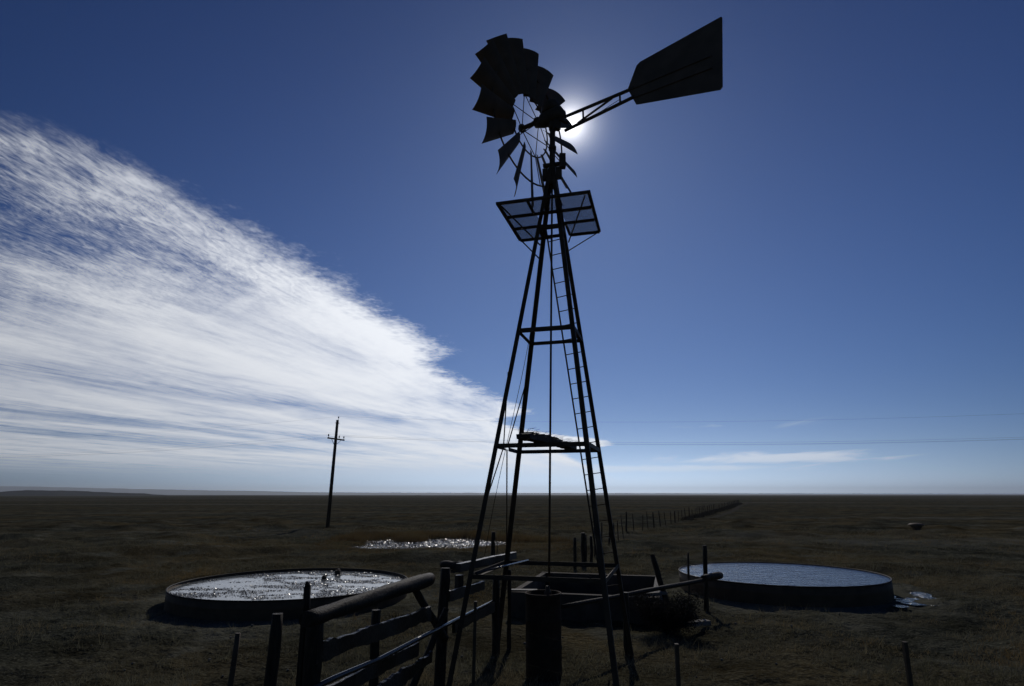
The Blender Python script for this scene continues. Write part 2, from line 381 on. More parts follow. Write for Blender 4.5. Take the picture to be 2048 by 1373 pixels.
# ------------------------------------------------------------------ windmill
TW = dict(cx=.638, cy=11.5, phi=-.2646, a=1.3816, H=10.3406, tx=.0236)
cph, sph = math.cos(TW['phi']), math.sin(TW['phi'])
AX = Vector((cph, sph, 0)); AY = Vector((-sph, cph, 0))      # tower's own axes: AX along the near face, AY away from the camera
def axis_pt(z): return Vector((TW['cx'] + TW['tx'] * z, TW['cy'], z))
def half(z): return TW['a'] * (1 - z / TW['H'])
def corner(sx, sy, z): return axis_pt(z) + (AX * sx + AY * sy) * half(z)
def tw(u, v, z): return axis_pt(z) + AX * u + AY * v          # local point (metres from the axis)

wm = thing('windmill', axis_pt(0), 'tall steel farm windmill with many-bladed wheel, ladder and tail vane against the sun', 'windmill')
for sx in (-1, 1):
    for sy in (-1, 1):
        m = MB(); m.angle(corner(sx, sy, -.15), corner(sx, sy, 9.86), .085, .011, AX * -sx, AY * -sy); m.build('leg', STEEL, wm)
def girt(sx0, sy0, sx1, sy1, z, w=.075, t0=0, t1=1):
    a, b = corner(sx0, sy0, z), corner(sx1, sy1, z); d = b - a
    mid = (a + b) / 2; inn = (axis_pt(z) - mid); inn.z = 0
    off = inn.normalized() * .004
    dn = Vector((0, 0, -w)); m = MB(); m.angle(a + d * t0 + off + dn, a + d * t1 + off + dn, w, .009, inn, Vector((0, 0, 1))); return m.build('girt', STEEL, wm)
for z in (8.4, 6.13, 3.9, 1.70):
    girt(-1, -1, 1, -1, z); girt(-1, 1, 1, 1, z); girt(1, -1, 1, 1, z)
    if z == 3.9:                                            # the broken side girt: two stubs bent apart
        girt(-1, -1, -1, 1, z, t0=0, t1=.40); girt(-1, 1, -1, -1, z, t0=0, t1=.44)
    else: girt(-1, -1, -1, 1, z)
# tie rods on the left face
def lf(t, z): return corner(-1, -1, z).lerp(corner(-1, 1, z), t) - AX * .02
for pts in ([corner(-1, -1, 5.25), lf(.40, 3.92)], [lf(.40, 3.86), corner(-1, -1, 2.45)], [corner(-1, 1, 5.25), lf(.56, 3.92)], [lf(.56, 3.86), corner(-1, 1, 1.9)]):
    m = MB(); m.tube(pts, .013, 6); m.build('tie_rod', DARK, wm)
m = MB(); pts = [corner(-1, 1, 8.4) + AX * .03]
for k in range(1, 15):
    t = k / 14; pts.append((corner(-1, 1, 8.3).lerp(lf(.42, 1.9), t)) + AX * (.07 * math.sin(t * 5) + .03))
m.tube(pts, .0055, 5); m.build('furl_wire', WIRE, wm)
# pump rod and mast
m = MB(); m.tube([axis_pt(1.28), axis_pt(5), axis_pt(9.7)], .021, 8); m.build('pump_rod', DARK, wm)
m = MB(); m.tube([axis_pt(9.45), axis_pt(10.2), axis_pt(10.9)], .062, 14); m.tube([axis_pt(9.42), axis_pt(9.62)], .095, 14); m.tube([axis_pt(10.28), axis_pt(10.36)], .085, 14)
m.build('mast', DARK, wm)
m = MB()                                                     # castings that bolt the legs to the mast
for s in (-1, 1):
    m.box(axis_pt(9.70) + AX * s * .15, .11, .10, .26, TW['phi']); m.box(axis_pt(9.92) + AX * s * .1, .2, .09, .06, TW['phi'])
m.box(axis_pt(9.95) + AX * .23 + AY * -.04, .13, .13, .32, TW['phi'] + .3)
m.build('mast_bracket', DARK, wm)

# ladder on the far face
LO = .42
def lrail(z): return corner(1, 1, z) - AX * LO + AY * .03
def rrail(z): return corner(1, 1, z) - AX * .02 + AY * .03
m = MB(); m.bar(lrail(1.0), lrail(8.62), .03, .03, AY); m.bar(rrail(1.0) + AY * .012, rrail(8.62) + AY * .012, .022, .03, AY); lad = m.build('ladder', STEEL, wm)
for k in range(24):
    z = 1.25 + k * .305; m = MB(); m.tube([lrail(z), rrail(z + .055)], .010, 6); m.build('rung', STEEL, lad)

# platform
PZ = 8.62
pf = MB()
def pbar(u0, v0, u1, v1, w=.06, h=.05, dz=0): pf.bar(tw(u0, v0, PZ + dz), tw(u1, v1, PZ + dz), w, h)
pbar(-.93, -.99, .95, -.99); pbar(-.90, .85, -.20, .85); pbar(.25, .85, .90, .85)
pbar(-.90, -.96, -.90, .82, dz=.003); pbar(.92, -.96, .90, .82, dz=.003)
pbar(-.87, -.36, .88, -.36, w=.055, dz=-.004); pbar(-.87, .22, -.24, .22, w=.05, dz=-.004); pbar(.25, .22, .87, .22, w=.05, dz=-.004)
pbar(.25, .20, .24, .83, w=.045, dz=.002); pbar(-.30, -.95, -.30, -.39, w=.045, dz=.002)
plat = pf.build('platform_frame', STEEL, wm)
def sheet(u0, v0, u1, v1):
    m = MB(); m.plate([tw(u0, v0, PZ + .034), tw(u1, v0, PZ + .034), tw(u1, v1, PZ + .034), tw(u0, v1, PZ + .034)], (0, 0, 1), .004); m.build('mesh_panel', EXPAND, plat)
sheet(-.92, -.98, .93, -.30); sheet(-.90, -.296, -.27, .84); sheet(.25, -.296, .90, .84)
for a, b in ((tw(.86, .82, PZ - .03), corner(1, 1, 8.02)), (tw(-.86, .82, PZ - .03), corner(-1, 1, 7.9)), (tw(.84, -.93, PZ - .03), corner(1, 1, 8.2) + AX * .02), (tw(-.84, -.93, PZ - .03), corner(-1, 1, 8.2) - AX * .02)):
    m = MB(); m.bar(a, b, .022, .022); m.build('platform_brace', STEEL, wm)

# wheel
WC = Vector((.407, 11.856, 11.141)); WN = Vector((-.8112, .5847, .012)).normalized()
WX = Vector((.5847, .8112, 0)).normalized(); WY = WN.cross(WX).normalized()
base = Vector(wm.location)
RI, RM, RO = .734, 1.397, 1.94
m = MB(); m.ring(WC, WX, WY, RI, .017); m.ring(WC, WX, WY, RM, .020)
wheel = m.build('wheel', DARK, wm)
hub_f, hub_b = WC + WN * .20, WC - WN * .20
m = MB(); m.tube([hub_f + WN * .05, hub_f - WN * .02], .10, 16); m.tube([hub_b + WN * .03, hub_b - WN * .05], .11, 16); m.tube([hub_f + WN * .09, hub_b - WN * .15], .052, 12)
m.build('hub', DARK, wheel)
for k in range(6):
    t = R(60 * k + 12)
    d = WX * math.cos(t) + WY * math.sin(t); d2 = WX * math.cos(t + .16) + WY * math.sin(t + .16)
    m = MB(); m.tube([hub_f + d2 * .09, WC + d * RI, WC + d * RM], .011, 6); m.build('spoke', DARK, wheel)
    m = MB(); d3 = WX * math.cos(t - .16) + WY * math.sin(t - .16); m.tube([hub_b + d3 * .10, WC + d * RI], .010, 6); m.build('spoke', DARK, wheel)
def blade_mesh():
    """one curved galvanised sail in the wheel's own frame: radial along +Y, twisted about it"""
    be = R(33); cd = Vector((math.cos(be), 0, math.sin(be))); nd = Vector((-math.sin(be), 0, math.cos(be)))
    rows, cols = 8, 8; V = []; F = []
    for side in (0, 1):
        for i in range(rows + 1):
            t = i / rows; rad = .70 + (RO - .70) * t; ch = .30 + (.53 - .30) * t
            for j in range(cols + 1):
                u = j / cols - .5
                p = Vector((0, rad + .02 * u * t, 0)) + cd * u * ch + nd * (-.42 * ch * (.25 - u * u) + (.003 if side else -.003))
                V.append(p)
    n = cols + 1; off = (rows + 1) * n
    for i in range(rows):
        for j in range(cols):
            q = (i * n + j, i * n + j + 1, (i + 1) * n + j + 1, (i + 1) * n + j)
            F.append(q[::-1]); F.append(tuple(off + x for x in q))
    rim = [j for j in range(n)] + [(i) * n + cols for i in range(1, rows + 1)] + [rows * n + j for j in range(cols - 1, -1, -1)] + [i * n for i in range(rows - 1, 0, -1)]
    for a, b in zip(rim, rim[1:] + rim[:1]): F.append((a, b, off + b, off + a))
    me = bpy.data.meshes.new('blade'); me.from_pydata([tuple(v) for v in V], [], F); me.materials.append(SHEET); me.update(); return me
bm_ = blade_mesh()
FR = Matrix((( *(WX.x, WY.x, WN.x), WC.x - base.x), (*(WX.y, WY.y, WN.y), WC.y - base.y), (*(WX.z, WY.z, WN.z), WC.z - base.z), (0, 0, 0, 1)))
PHASE = -2
for k in range(18):
    o = bpy.data.objects.new('blade', bm_); COL.objects.link(o); o.parent = wheel
    o.matrix_local = FR @ Matrix.Rotation(R(20 * k + PHASE), 4, 'Z')
    if k == 0:
        o.name = 'blade'
# gearbox
HD = Vector((-WN.x, -WN.y, 0)).normalized()                  # towards the tail
top = Vector((.901, 11.5, 11.08))
def gp(s, y, z): return top + HD * s + HD.cross(Vector((0, 0, 1))) * y + Vector((0, 0, z))
m = MB()
secs = [(-.46, .07, .07, 0), (-.34, .10, .11, 0), (-.26, .15, .17, .03), (.0, .17, .20, .05), (.22, .15, .18, .03), (.29, .08, .09, 0), (.32, .04, .05, 0)]
m.quadstrip([[gp(s, w * math.cos(q), h * math.sin(q) + dz) for q in [2 * math.pi * k / 14 for k in range(14)]] for s, w, h, dz in secs])
gb = m.build('gearbox', DARK, wm)
m = MB(); m.quadstrip([[gp(-.05 + r * 1.25 * math.cos(q), r * math.sin(q), z) for q in [2 * math.pi * k / 16 for k in range(16)]] for r, z in ((.17, .15), (.175, .28), (.15, .38), (.09, .44), (.02, .46))]); m.build('hood', DARK, gb)
m = MB(); m.box(gp(.13, .05, -.26), .14, .1, .22, .6); m.tube([gp(.0, 0, -.1), gp(0, 0, -.3)], .09, 12); m.box(gp(.28, .02, -.2), .24, .06, .05, .63); m.build('furl_lever', DARK, gb)
# tail
def tp(s, z): return Vector((.9, 11.5, z)) + HD * s
SD = HD.cross(Vector((0, 0, 1)))
m = MB(); m.bar(tp(.30, 10.98), tp(1.95, 10.98), .05, .05); m.bar(tp(.30, 10.64), tp(1.95, 10.78), .05, .05)
m.bar(tp(.62, 10.70), tp(1.45, 10.955), .03, .035); m.bar(tp(.76, 10.67), tp(.76, 10.97), .03, .03, HD); m.bar(tp(1.62, 10.74), tp(1.62, 10.97), .03, .03, HD)
m.bar(tp(1.0, 10.71), tp(1.60, 10.85), .008, .008)
tail = m.build('tail_boom', DARK, wm)
m = MB(); out = [tp(1.80, 11.01), tp(2.02, 11.47), tp(2.10, 11.52), tp(3.74, 11.72), tp(3.765, 11.69), tp(3.645, 10.23), tp(3.60, 10.19), tp(2.01, 10.565), tp(1.96, 10.585)]
m.plate(out, SD, .012)
m.build('vane', SHEET, tail)
m = MB(); m.bar(tp(1.95, 10.98) + SD * .02, tp(3.5, 10.98) + SD * .02, .018, .05); m.bar(tp(1.95, 10.76) + SD * .02, tp(3.5, 10.72) + SD * .02, .018, .05); m.build('vane_stiffener', SHEET, tail)

# splintered plank lying across two girts
pk = thing('plank', Vector((.75, 11.6, 3.95)), 'splintered old plank trailing straw, lying across two crossbars of the windmill tower', 'plank')
m = MB(); m.bar((.19, 10.42, 3.985), (1.26, 12.55, 3.965), .26, .09, jag=.06, n=44, seed=2, taper=.85); m.bar((.28, 10.75, 4.065), (.95, 12.1, 4.055), .20, .07, jag=.06, n=36, seed=6, taper=.8)
m.build('board', WOOD, pk)
m = MB(); r = random.Random(5)
for k in range(46):
    t = r.random(); p = Vector((.19, 10.42, 4.06)).lerp(Vector((1.2, 12.45, 4.03)), t) + Vector((r.uniform(-.11, .11), r.uniform(-.05, .05), 0))
    q = p + Vector((r.uniform(-.22, .22), r.uniform(-.2, .2), r.uniform(.0, .10))); mid = (p + q) / 2 + Vector((0, 0, r.uniform(.01, .06)))
    m.tube([p, mid, q], .003, 3)
m.build('straw', STRAW, pk)

# ------------------------------------------------------------------ drum over the well, trough, tanks
dc = axis_pt(0) + Vector((-.09, -.25, 0))
dr = thing('steel_drum', dc, 'dark upright steel casing standing over the well beneath the windmill', 'steel drum')
m = MB(); m.lathe(dc, [(.30, -.1), (.31, .0), (.31, .42), (.322, .45), (.31, .48), (.31, .86), (.322, .89), (.31, .92), (.31, 1.27), (.325, 1.30), (.325, 1.33), (.30, 1.33), (.30, 1.22), (.02, 1.22)], 28); m.build('casing', DRUMM, dr)
m = MB(); m.lathe(dc + Vector((.09, .25, 0)) - Vector((0, .12, 0)), [(.07, 1.18), (.07, 1.30), (.045, 1.34), (.03, 1.42)], 14); m.build('pump_head', DARK, dr)

TC = Vector((2.25, 17.8, 0)); TR = -.25
tr = thing('water_trough', TC, 'square concrete water trough, empty and dark inside, behind the windmill legs', 'trough')
tx, ty = Vector((math.cos(TR), math.sin(TR), 0)), Vector((-math.sin(TR), math.cos(TR), 0))
def tq(u, v, z): return TC + tx * u + ty * v + Vector((0, 0, z))
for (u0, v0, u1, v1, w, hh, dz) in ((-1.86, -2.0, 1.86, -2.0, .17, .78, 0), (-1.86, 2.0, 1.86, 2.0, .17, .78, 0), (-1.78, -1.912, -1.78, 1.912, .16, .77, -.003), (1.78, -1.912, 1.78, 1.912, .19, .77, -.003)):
    m = MB(); m.bar(tq(u0, v0, .21 + dz), tq(u1, v1, .21 + dz), w, hh, jag=.014, n=14, seed=u0); m.build('wall', CONC if u0 > 1 and u1 > 1 else DARKC, tr)  # sunlit end wall gets the lighter concrete, the others the shade-coloured one
m = MB(); m.box(TC + Vector((0, 0, .04)), 3.45, 3.8, .05, TR); m.build('floor', TANKM, tr)
m = MB(); m.bar(tq(1.25, -2.03, .64), tq(1.98, -1.35, .62), .22, .06, jag=.02, n=4); m.build('broken_slab', CONC, tr)
m = MB(); m.bar(tq(-1.85, -1.9, .62), tq(-1.2, -1.75, .615), .2, .035); m.build('cover_plate', TANKR, tr)

def tank(spec, label, wz):
    cx, cy, rad, h = spec
    t = thing('stock_tank', (cx, cy, 0), label, 'stock tank')
    c = Vector((cx, cy, 0)); seg = 96
    m = MB(); m.lathe(c, [(rad - .012, .02), (rad - .012, h - .01), (rad, h - .01), (rad, h * .62), (rad + .008, h * .58), (rad, h * .54), (rad, -.12)], seg, caps=False)
    m.build('wall', TANKM, t)
    m = MB(); m.ring(c + Vector((0, 0, h)), Vector((1, 0, 0)), Vector((0, 1, 0)), rad - .004, .019, seg, 8); m.build('rim', TANKR, t)
    return t
tank(LT, 'round steel stock tank with scummy sparkling water on the left of the windmill', .4)
tank(RT, 'round steel stock tank brim full of smooth blue water on the right of the windmill', .5)
def disc(name, c, rad, m_, seg=96):
    V = [(0, 0, 0)] + [(rad * math.cos(2 * math.pi * k / seg), rad * math.sin(2 * math.pi * k / seg), 0) for k in range(seg)]
    me = bpy.data.meshes.new(name); me.from_pydata(V, [], [(0, k + 1, (k + 1) % seg + 1) for k in range(seg)]); me.materials.append(m_); me.update()
    o = bpy.data.objects.new(name, me); COL.objects.link(o); o.location = c; return tag(o, kind='structure')
W_L = water_mat('scummy_water', 6, .008, .03, base=(.24, .26, .25))
W_R = water_mat('tank_water', 2.6, .10, .22, base=(.008, .020, .045), stretch=(.9, 3.0, 1), detail=3)
W_P = water_mat('pond_water', 3.2, .30, .17, stretch=(1, 1, 1), detail=4)
disc('water', (LT[0], LT[1], LT[3] - .07), LT[2] - .014, W_L)
disc('water', (RT[0], RT[1], RT[3] - .012), RT[2] - .014, W_R)
disc('water', (POND_C[0], POND_C[1], -.075), 7.4, W_P)

# floating weed on the left tank
ALGAE = mat('algae_and_flakes', (.10, .085, .055), (.22, .19, .13), scale=3, rough=.24, spec=.7)
def floats(name, x, y, z, s0, s1, tilt, label):
    n = len(x); s = RNG.uniform(s0, s1, n); b = RNG.uniform(0, 2 * math.pi, n); V = np.empty((n, 4, 3)); tl = RNG.normal(0, tilt, n); t2 = RNG.normal(0, tilt, n)
    for q, (u, v) in enumerate(((-1, -.6), (1, -.6), (1, .6), (-1, .6))):
        dx = (np.cos(b) * u - np.sin(b) * v) * s; dy = (np.sin(b) * u + np.cos(b) * v) * s
        V[:, q] = np.stack([x + dx, y + dy, z + s * .3 + dx * tl + dy * t2], -1)
    tag(np_mesh(name, V.reshape(-1, 3), np.arange(n * 4).reshape(-1, 4), ALGAE), label, 'algae', kind='stuff')
def scum_and_glints():
    n = 42000; a = RNG.uniform(0, 2 * math.pi, n); r = (LT[2] - .06) * np.sqrt(RNG.random(n)); x = r * np.cos(a); y = r * np.sin(a)
    f = vnoise(x * 1.1 + 3, y * 2.2) + .6 * vnoise(x * 3.1, y * 5.0 + 8) + .4 * vnoise(x * 8, y * 11) + .12 * x / 3
    k = f + RNG.normal(0, .10, n) > .09
    floats('algae', LT[0] + x[k], LT[1] + y[k], LT[3] - .066, .006, .02, .27, 'brown floating weed scattered over the water of the left tank')
    n = 26000; x = RNG.uniform(-11, 2, n); y = RNG.uniform(35, 47, n); f = vnoise(x * .9, y * .8) + .5 * vnoise(x * 3.3, y * 2.1)
    k = (pond_d(x, y) < -.01) & (f + RNG.normal(0, .2, n) > .05)
    floats('algae', x[k], y[k], -.073, .015, .05, .30, 'glossy flakes added on the shallow pond to give sun glints')  # tilted glossy flakes added so the pond sparkles in the sun
scum_and_glints()
# float valve hanging inside the far rim of the left tank
p = G(676, 1146, .43); fv = thing('float_valve', p, 'small dark float box hooked on the far rim of the left stock tank', 'float valve')
m = MB(); m.box(p + Vector((0, -.02, .0)), .17, .14, .17); m.box(p + Vector((0, .05, .1)), .06, .16, .03); m.build('valve_box', DARK, fv)
m = MB(); q = G(648, 1157, .4); m.tube([p + Vector((-.05, -.05, -.04)), q + Vector((0, 0, .06))], .01, 6); m.build('float_arm', DARK, fv)
m = MB(); m.lathe(q, [(.01, -.06), (.07, -.03), (.085, .02), (.06, .07), (.01, .09)], 12); m.build('float', DARK, fv)

# spilled water beside the right tank
def puddle(c, sx, sy, seed, z):
    V = [(0, 0, 0)]; seg = 40
    for k in range(seg):
        t = 2 * math.pi * k / seg; r_ = 1 + .5 * noise.noise(Vector((math.cos(t) * 1.6, math.sin(t) * 1.6, seed)))
        V.append((math.cos(t) * sx * r_, math.sin(t) * sy * r_, 0))
    me = bpy.data.meshes.new('puddle'); me.from_pydata(V, [], [(0, k + 1, (k + 1) % seg + 1) for k in range(seg)]); me.materials.append(W_P); me.update()
    o = bpy.data.objects.new('puddle', me); COL.objects.link(o); o.location = (c.x, c.y, z); tag(o, kind='structure')
for px_, py_, sx_, sy_, sd_, z_ in ((1812, 1192, .8, 1.3, 2.1, .004), (1836, 1206, .6, .5, 3.3, .008), (1748, 1137, 1.0, .8, 5.5, .006), (1799, 1215, .20, .2, 8.5, .03)): puddle(G(px_, py_), sx_, sy_, sd_, z_)

# ------------------------------------------------------------------ corral fence in the foreground
FA = Vector((-1.12, 10.55, 0)); FD = Vector((.3235, .946, 0)).normalized()
def fp(t, z, off=0.0): return FA + FD * t + Vector((FD.y, -FD.x, 0)) * off + Vector((0, 0, z))
cf = thing('corral_fence', fp(-3.5, 0), 'old corral fence of logs, planks and pipe running from the foreground to the windmill leg', 'fence')
def post(a, b, r0, r1, seed, mt=WOOD, par=None, wob=.2, name='post', bend=.03):
    m = MB(); m.log(a, b, r0, r1, wob, 10, seed, bend); return m.build(name, mt, par or cf)
post(fp(-3.45, -.2, .02), fp(-3.45, 1.70, .02), .10, .095, 1)
m = MB(); m.log(fp(-3.43, -.2, -.14), fp(-3.43, 1.97, -.14), .05, .042, .2, 10, 2, .03); m.log(fp(-3.43, 1.968, -.14), fp(-3.44, 2.03, -.15), .040, .012, .2, 2, 2, 0); m.build('post', WOOD, cf)
post(fp(-4.10, -.2), fp(-4.08, 1.80), .066, .06, 3)
post(fp(-4.72, -.2, -.02), fp(-4.62, 1.72), .028, .026, 4, DARK)
post(fp(-1.95, -.2, -.1), fp(-1.95, 1.48, -.1), .068, .062, 5)
post(fp(.02, -.2, -.06), fp(.12, 1.80, -.04), .095, .085, 6)
post(fp(2.2, -.2, .1), fp(2.2, 1.42, .1), .075, .07, 7)
post(fp(2.65, -.2, .22), fp(2.65, 1.5, .22), .045, .04, 8)
post(fp(-.75, 1.72, -.25), fp(.0, .72, .04), .055, .065, 9, name='brace')
post(fp(-.15, 1.22, .12), fp(-.7, -.1, -.3), .05, .055, 12, name='brace')
m = MB(); m.log(fp(-3.75, 1.69, .1), fp(-.28, 1.67, -.14), .085, .112, .16, 20, 10, .05, 16); m.build('log_rail', WOOD, cf)
m = MB(); m.bar(fp(-3.5, 1.30, .08), fp(-.45, 1.18, -.03), .05, .20, jag=.05, n=70, seed=1); m.build('board_rail', BOARD, cf)
m = MB(); m.tube([fp(-4.3, .975, .15), fp(-3.2, .985, .15), fp(-2.2, .955, .15), fp(-.9, .97, .13), fp(2.45, .98, .08)], .031, 14); m.build('pipe_rail', PIPE, cf)
m = MB(); m.bar(fp(-3.6, .80, .04), fp(-.9, .78, .0), .045, .17, jag=.05, n=60, seed=3); m.build('board_rail', BOARD, cf)
m = MB(); m.bar(fp(-2.95, .46, .1), fp(-.55, .60, .05), .06, .20, jag=.09, n=70, seed=4, taper=.75); m.build('broken_board', BOARD, cf)
m = MB(); m.bar(fp(.1, 1.36, .03), fp(1.65, 1.33, .05), .05, .16, jag=.03, n=36, seed=7); m.build('board_rail', BOARD, cf)
m = MB(); m.bar(fp(.2, .86, .09), fp(2.3, .9, .09), .05, .18, jag=.04, n=40, seed=9); m.build('board_rail', BOARD, cf)
# long timber bolted along the left side of the tower
a, b = G(916, 1136, 1.73), G(1029, 1111, 1.73)
tb = thing('timber_beam', (a + b) / 2, 'long weathered timber lying along the left base crossbar of the windmill tower', 'timber')
m = MB(); m.bar(a, b, .10, .14, jag=.02, n=30, seed=5); m.build('beam', BOARD, tb)
m = MB(); m.bar(a + Vector((.02, .06, -.13)), a + Vector((.02, .06, -.42)), .12, .10); m.build('bearing_block', BOARD, tb)
a, b = G(952, 1147, 1.72), G(1056, 1121, 1.72)
pp = thing('pipe', (a + b) / 2, 'thin loose pipe resting on the base crossbars inside the windmill tower', 'pipe')
m = MB(); m.tube([a, b], .018, 8); m.build('tube', PIPE, pp)

# pole rail towards the right tank
A0, A1 = G(1124, 1214, .98), G(1438, 1155, .86)
rf = thing('rail_fence', (A0.x, A0.y, 0), 'single rail fence with leaning posts between the windmill and the right stock tank', 'fence')
m = MB(); m.log(A0, A1, .040, .055, .14, 18, 21, .03); m.build('rail', WOOD, rf)
m = MB(); m.log(A0.lerp(A1, .86) + Vector((0, 0, .05)), A1 + Vector((.05, .06, .04)), .07, .10, .2, 5, 22, .02); m.build('rail', WOOD, rf)
def gpost(px0, py0, px1, py1, r0, par, seed, lean=0.0, mt=WOOD):
    b = G(px0, py0); d = ray(px1, py1); t = (b.y + lean) / d.y; a = Vector((0, 0, CAM_H)) + d * t
    m = MB(); m.log(b - Vector((0, 0, .15)), a, r0, r0 * .9, .2, 8, seed, .03, 9); return m.build('post', mt, par)
gpost(1413, 1222, 1409, 1091, .065, rf, 31); gpost(1378, 1222, 1376, 1105, .032, rf, 32, 0, DARK); gpost(1349, 1242, 1304, 1110, .075, rf, 33, .4)
gpost(1253, 1310, 1251, 1185, .07, rf, 34)

# loose slab on the ground, near the shrub
c = G(1390, 1247, .05); sl = MB(); sl.box(c, .75, .22, .10, .35); tag(sl.build('slab', CONC, None, c), 'flat pale slab lying on the dirt beside the dark shrub', 'slab')

a = G(884, 1130, .12); b = G(932, 1134, .14)
fl = thing('fallen_log', (a + b) / 2, 'short dark fallen log lying on the ground just left of the windmill base', 'log')
m = MB(); m.log(a, b, .16, .19, .3, 8, 51, .03); m.build('log', WOOD, fl)
# fence posts behind the tower, one on its own
def lone(px0, py0, px1, py1, r0, seed, label):
    b = G(px0, py0); d = ray(px1, py1); a = Vector((0, 0, CAM_H)) + d * (b.y / d.y)
    m = MB(); m.log(b - Vector((0, 0, .2)), a, r0, r0 * .9, .2, 8, seed, .04, 9); o = m.build('fence_post', WOOD, None, b); tag(o, label, 'fence post')
lone(984, 1132, 987, 1064, .10, 41, 'thick crooked wooden post standing alone in front of the pond')
lone(993, 1126, 995, 1084, .022, 42, 'thin stick standing right next to the thick lone post by the pond')

# range fence running to the horizon
PL = [(2.6, 26.2), (4.0, 31), (8.9, 48.2), (21.7, 76.7), (50, 143), (78, 211)]
rg = thing('wire_fence', (2.6, 26.2, 0), 'long wire fence of wooden posts running away to the horizon behind the windmill', 'fence')
L = 0; P = []; r = random.Random(9); need = 0
for (x0, y0), (x1, y1) in zip(PL, PL[1:]):
    d = math.hypot(x1 - x0, y1 - y0)
    while need < d:
        t = need / d; P.append((x0 + (x1 - x0) * t, y0 + (y1 - y0) * t)); need += r.uniform(2.3, 3.5)
    need -= d
tops = []
for k, (x, y) in enumerate(P):
    h = r.uniform(1.2, 1.5); lx, ly = r.uniform(-.12, .12), r.uniform(-.1, .1); rad = r.uniform(.035, .06) if k % 4 else .075
    zg = float(height(np.array([x]), np.array([y]))[0])
    m = MB(); m.log((x, y, zg - .2), (x + lx, y + ly, zg + h), rad, rad * .85, .2, 6, k, .03, 8); m.build('post', WOOD, rg)
    tops.append(Vector((x + lx * .8, y + ly * .8, zg + h)))
for dz in (-.12, -.45, -.8):
    m = MB()
    m.tube([t + Vector((.07, 0, dz)) for t in tops], .004, 4); m.build('wire', WIRE, rg)
for px0, py0, px1, py1, rad in ((1168, 1132, 1166, 1066, .11), (1184, 1131, 1182, 1072, .07), (1199, 1130, 1198, 1068, .08)):
    b = G(px0, py0); d = ray(px1, py1); a = Vector((0, 0, CAM_H)) + d * (b.y / d.y)
    m = MB(); m.log(b - Vector((0, 0, .2)), a, rad, rad * .9, .2, 8, px0, .04, 9); m.build('post', WOOD, rg)

def track():
    V = []; F = []; n = 60
    for k in range(n):
        t = k / (n - 1); y = 80 + 150 * t; x = float(np.interp(y, [76.7, 143, 211, 260], [21.7, 50, 78, 98])) + 2.6 + .5 * math.sin(t * 9)
        for o_ in (-.55, .55):
            V.append((x + o_ * (1 + .3 * math.sin(k * 1.7)), y, float(height(np.array([x + o_]), np.array([y]))[0]) + .05))
        if k: F.append((2 * k - 2, 2 * k - 1, 2 * k + 1, 2 * k))
    me = bpy.data.meshes.new('track'); me.from_pydata(V, [], F); me.materials.append(mat('pale_dirt', (.05, .047, .04), (.10, .095, .08), scale=1.5, rough=1, spec=0)); me.update()
    o = bpy.data.objects.new('track', me); COL.objects.link(o); tag(o, kind='structure')
track()
# near barbed wire fence crossing just in front of the camera
nf = thing('wire_fence', (2.2, 8.1, 0), 'sagging barbed wire fence on thin steel posts crossing the near foreground', 'fence')
tp_ = []
for px, py, y in ((951, 1203, 9.3), (1353, 1288, 8.05), (1809, 1284, 7.9)):
    d = ray(px, py); a = Vector((0, 0, CAM_H)) + d * (y / d.y); b = Vector((a.x - .02, a.y, -.2)); tp_.append(a)
    m = MB(); m.bar(b, a, .045 if px != 86 else .03, .045 if px != 86 else .03, (0, 1, 0), jag=.004, n=5, seed=px); m.build('post', DARK, nf)
for dz in (-.22, -.62):
    m = MB(); pts = []
    for q0, q1 in zip(tp_, tp_[1:]):
        for k in range(8):
            t = k / 8; pts.append(q0.lerp(q1, t) + Vector((0, 0, dz - .05 * math.sin(math.pi * t))))
    pts.append(tp_[-1] + Vector((0, 0, dz))); m.tube(pts, .0011, 4)
    for q in range(0, len(pts) - 1):
        for t in (.0, .25, .5, .75):
            p = pts[q].lerp(pts[q + 1], t); m.tube([p + Vector((.006, .004, .010)), p - Vector((.006, .004, .010))], .0008, 3)
    m.build('barbed_wire', WIRE, nf)

# dark shrub beside the trough
def shrub(c, w, h, n, label, name='shrub'):
    t = thing(name, c, label, 'shrub'); r = random.Random(int(c.x * 100)); m = MB(); tips = []
    for k in range(26):
        a = r.uniform(0, 6.28); l = r.uniform(.5, 1.0); e = Vector((math.cos(a) * w * .5 * l, math.sin(a) * w * .5 * l, h * r.uniform(.45, 1.0)))
        q = c + e; mid = c + e * .5 + Vector((0, 0, .08)); m.tube([c - Vector((0, 0, .05)), mid, q], [.012, .008, .003], 4); tips += [q, mid.lerp(q, .5), mid]
    m.build('stems', SCRUB, t)
    V = []; F = []
    for k in range(n):
        b = r.choice(tips) + Vector((r.gauss(0, .11), r.gauss(0, .11), r.gauss(0, .09)))
        if b.z < .02: b.z = .02
        d = Vector((r.gauss(0, 1), r.gauss(0, 1), r.gauss(.4, .8))).normalized(); x = d.orthogonal().normalized(); s = r.uniform(.025, .07)
        i = len(V); V += [tuple(b - c - x * s * .22), tuple(b - c + x * s * .22), tuple(b - c + d * s)]; F.append((i, i + 1, i + 2))
    me = bpy.data.meshes.new('foliage'); me.from_pydata(V, [], F); me.materials.append(SCRUB); me.update()
    o = bpy.data.objects.new('foliage', me); COL.objects.link(o); o.parent = t
shrub(G(1335, 1266), 1.35, .72, 15000, 'dark bushy shrub growing under the leaning post of the rail fence')

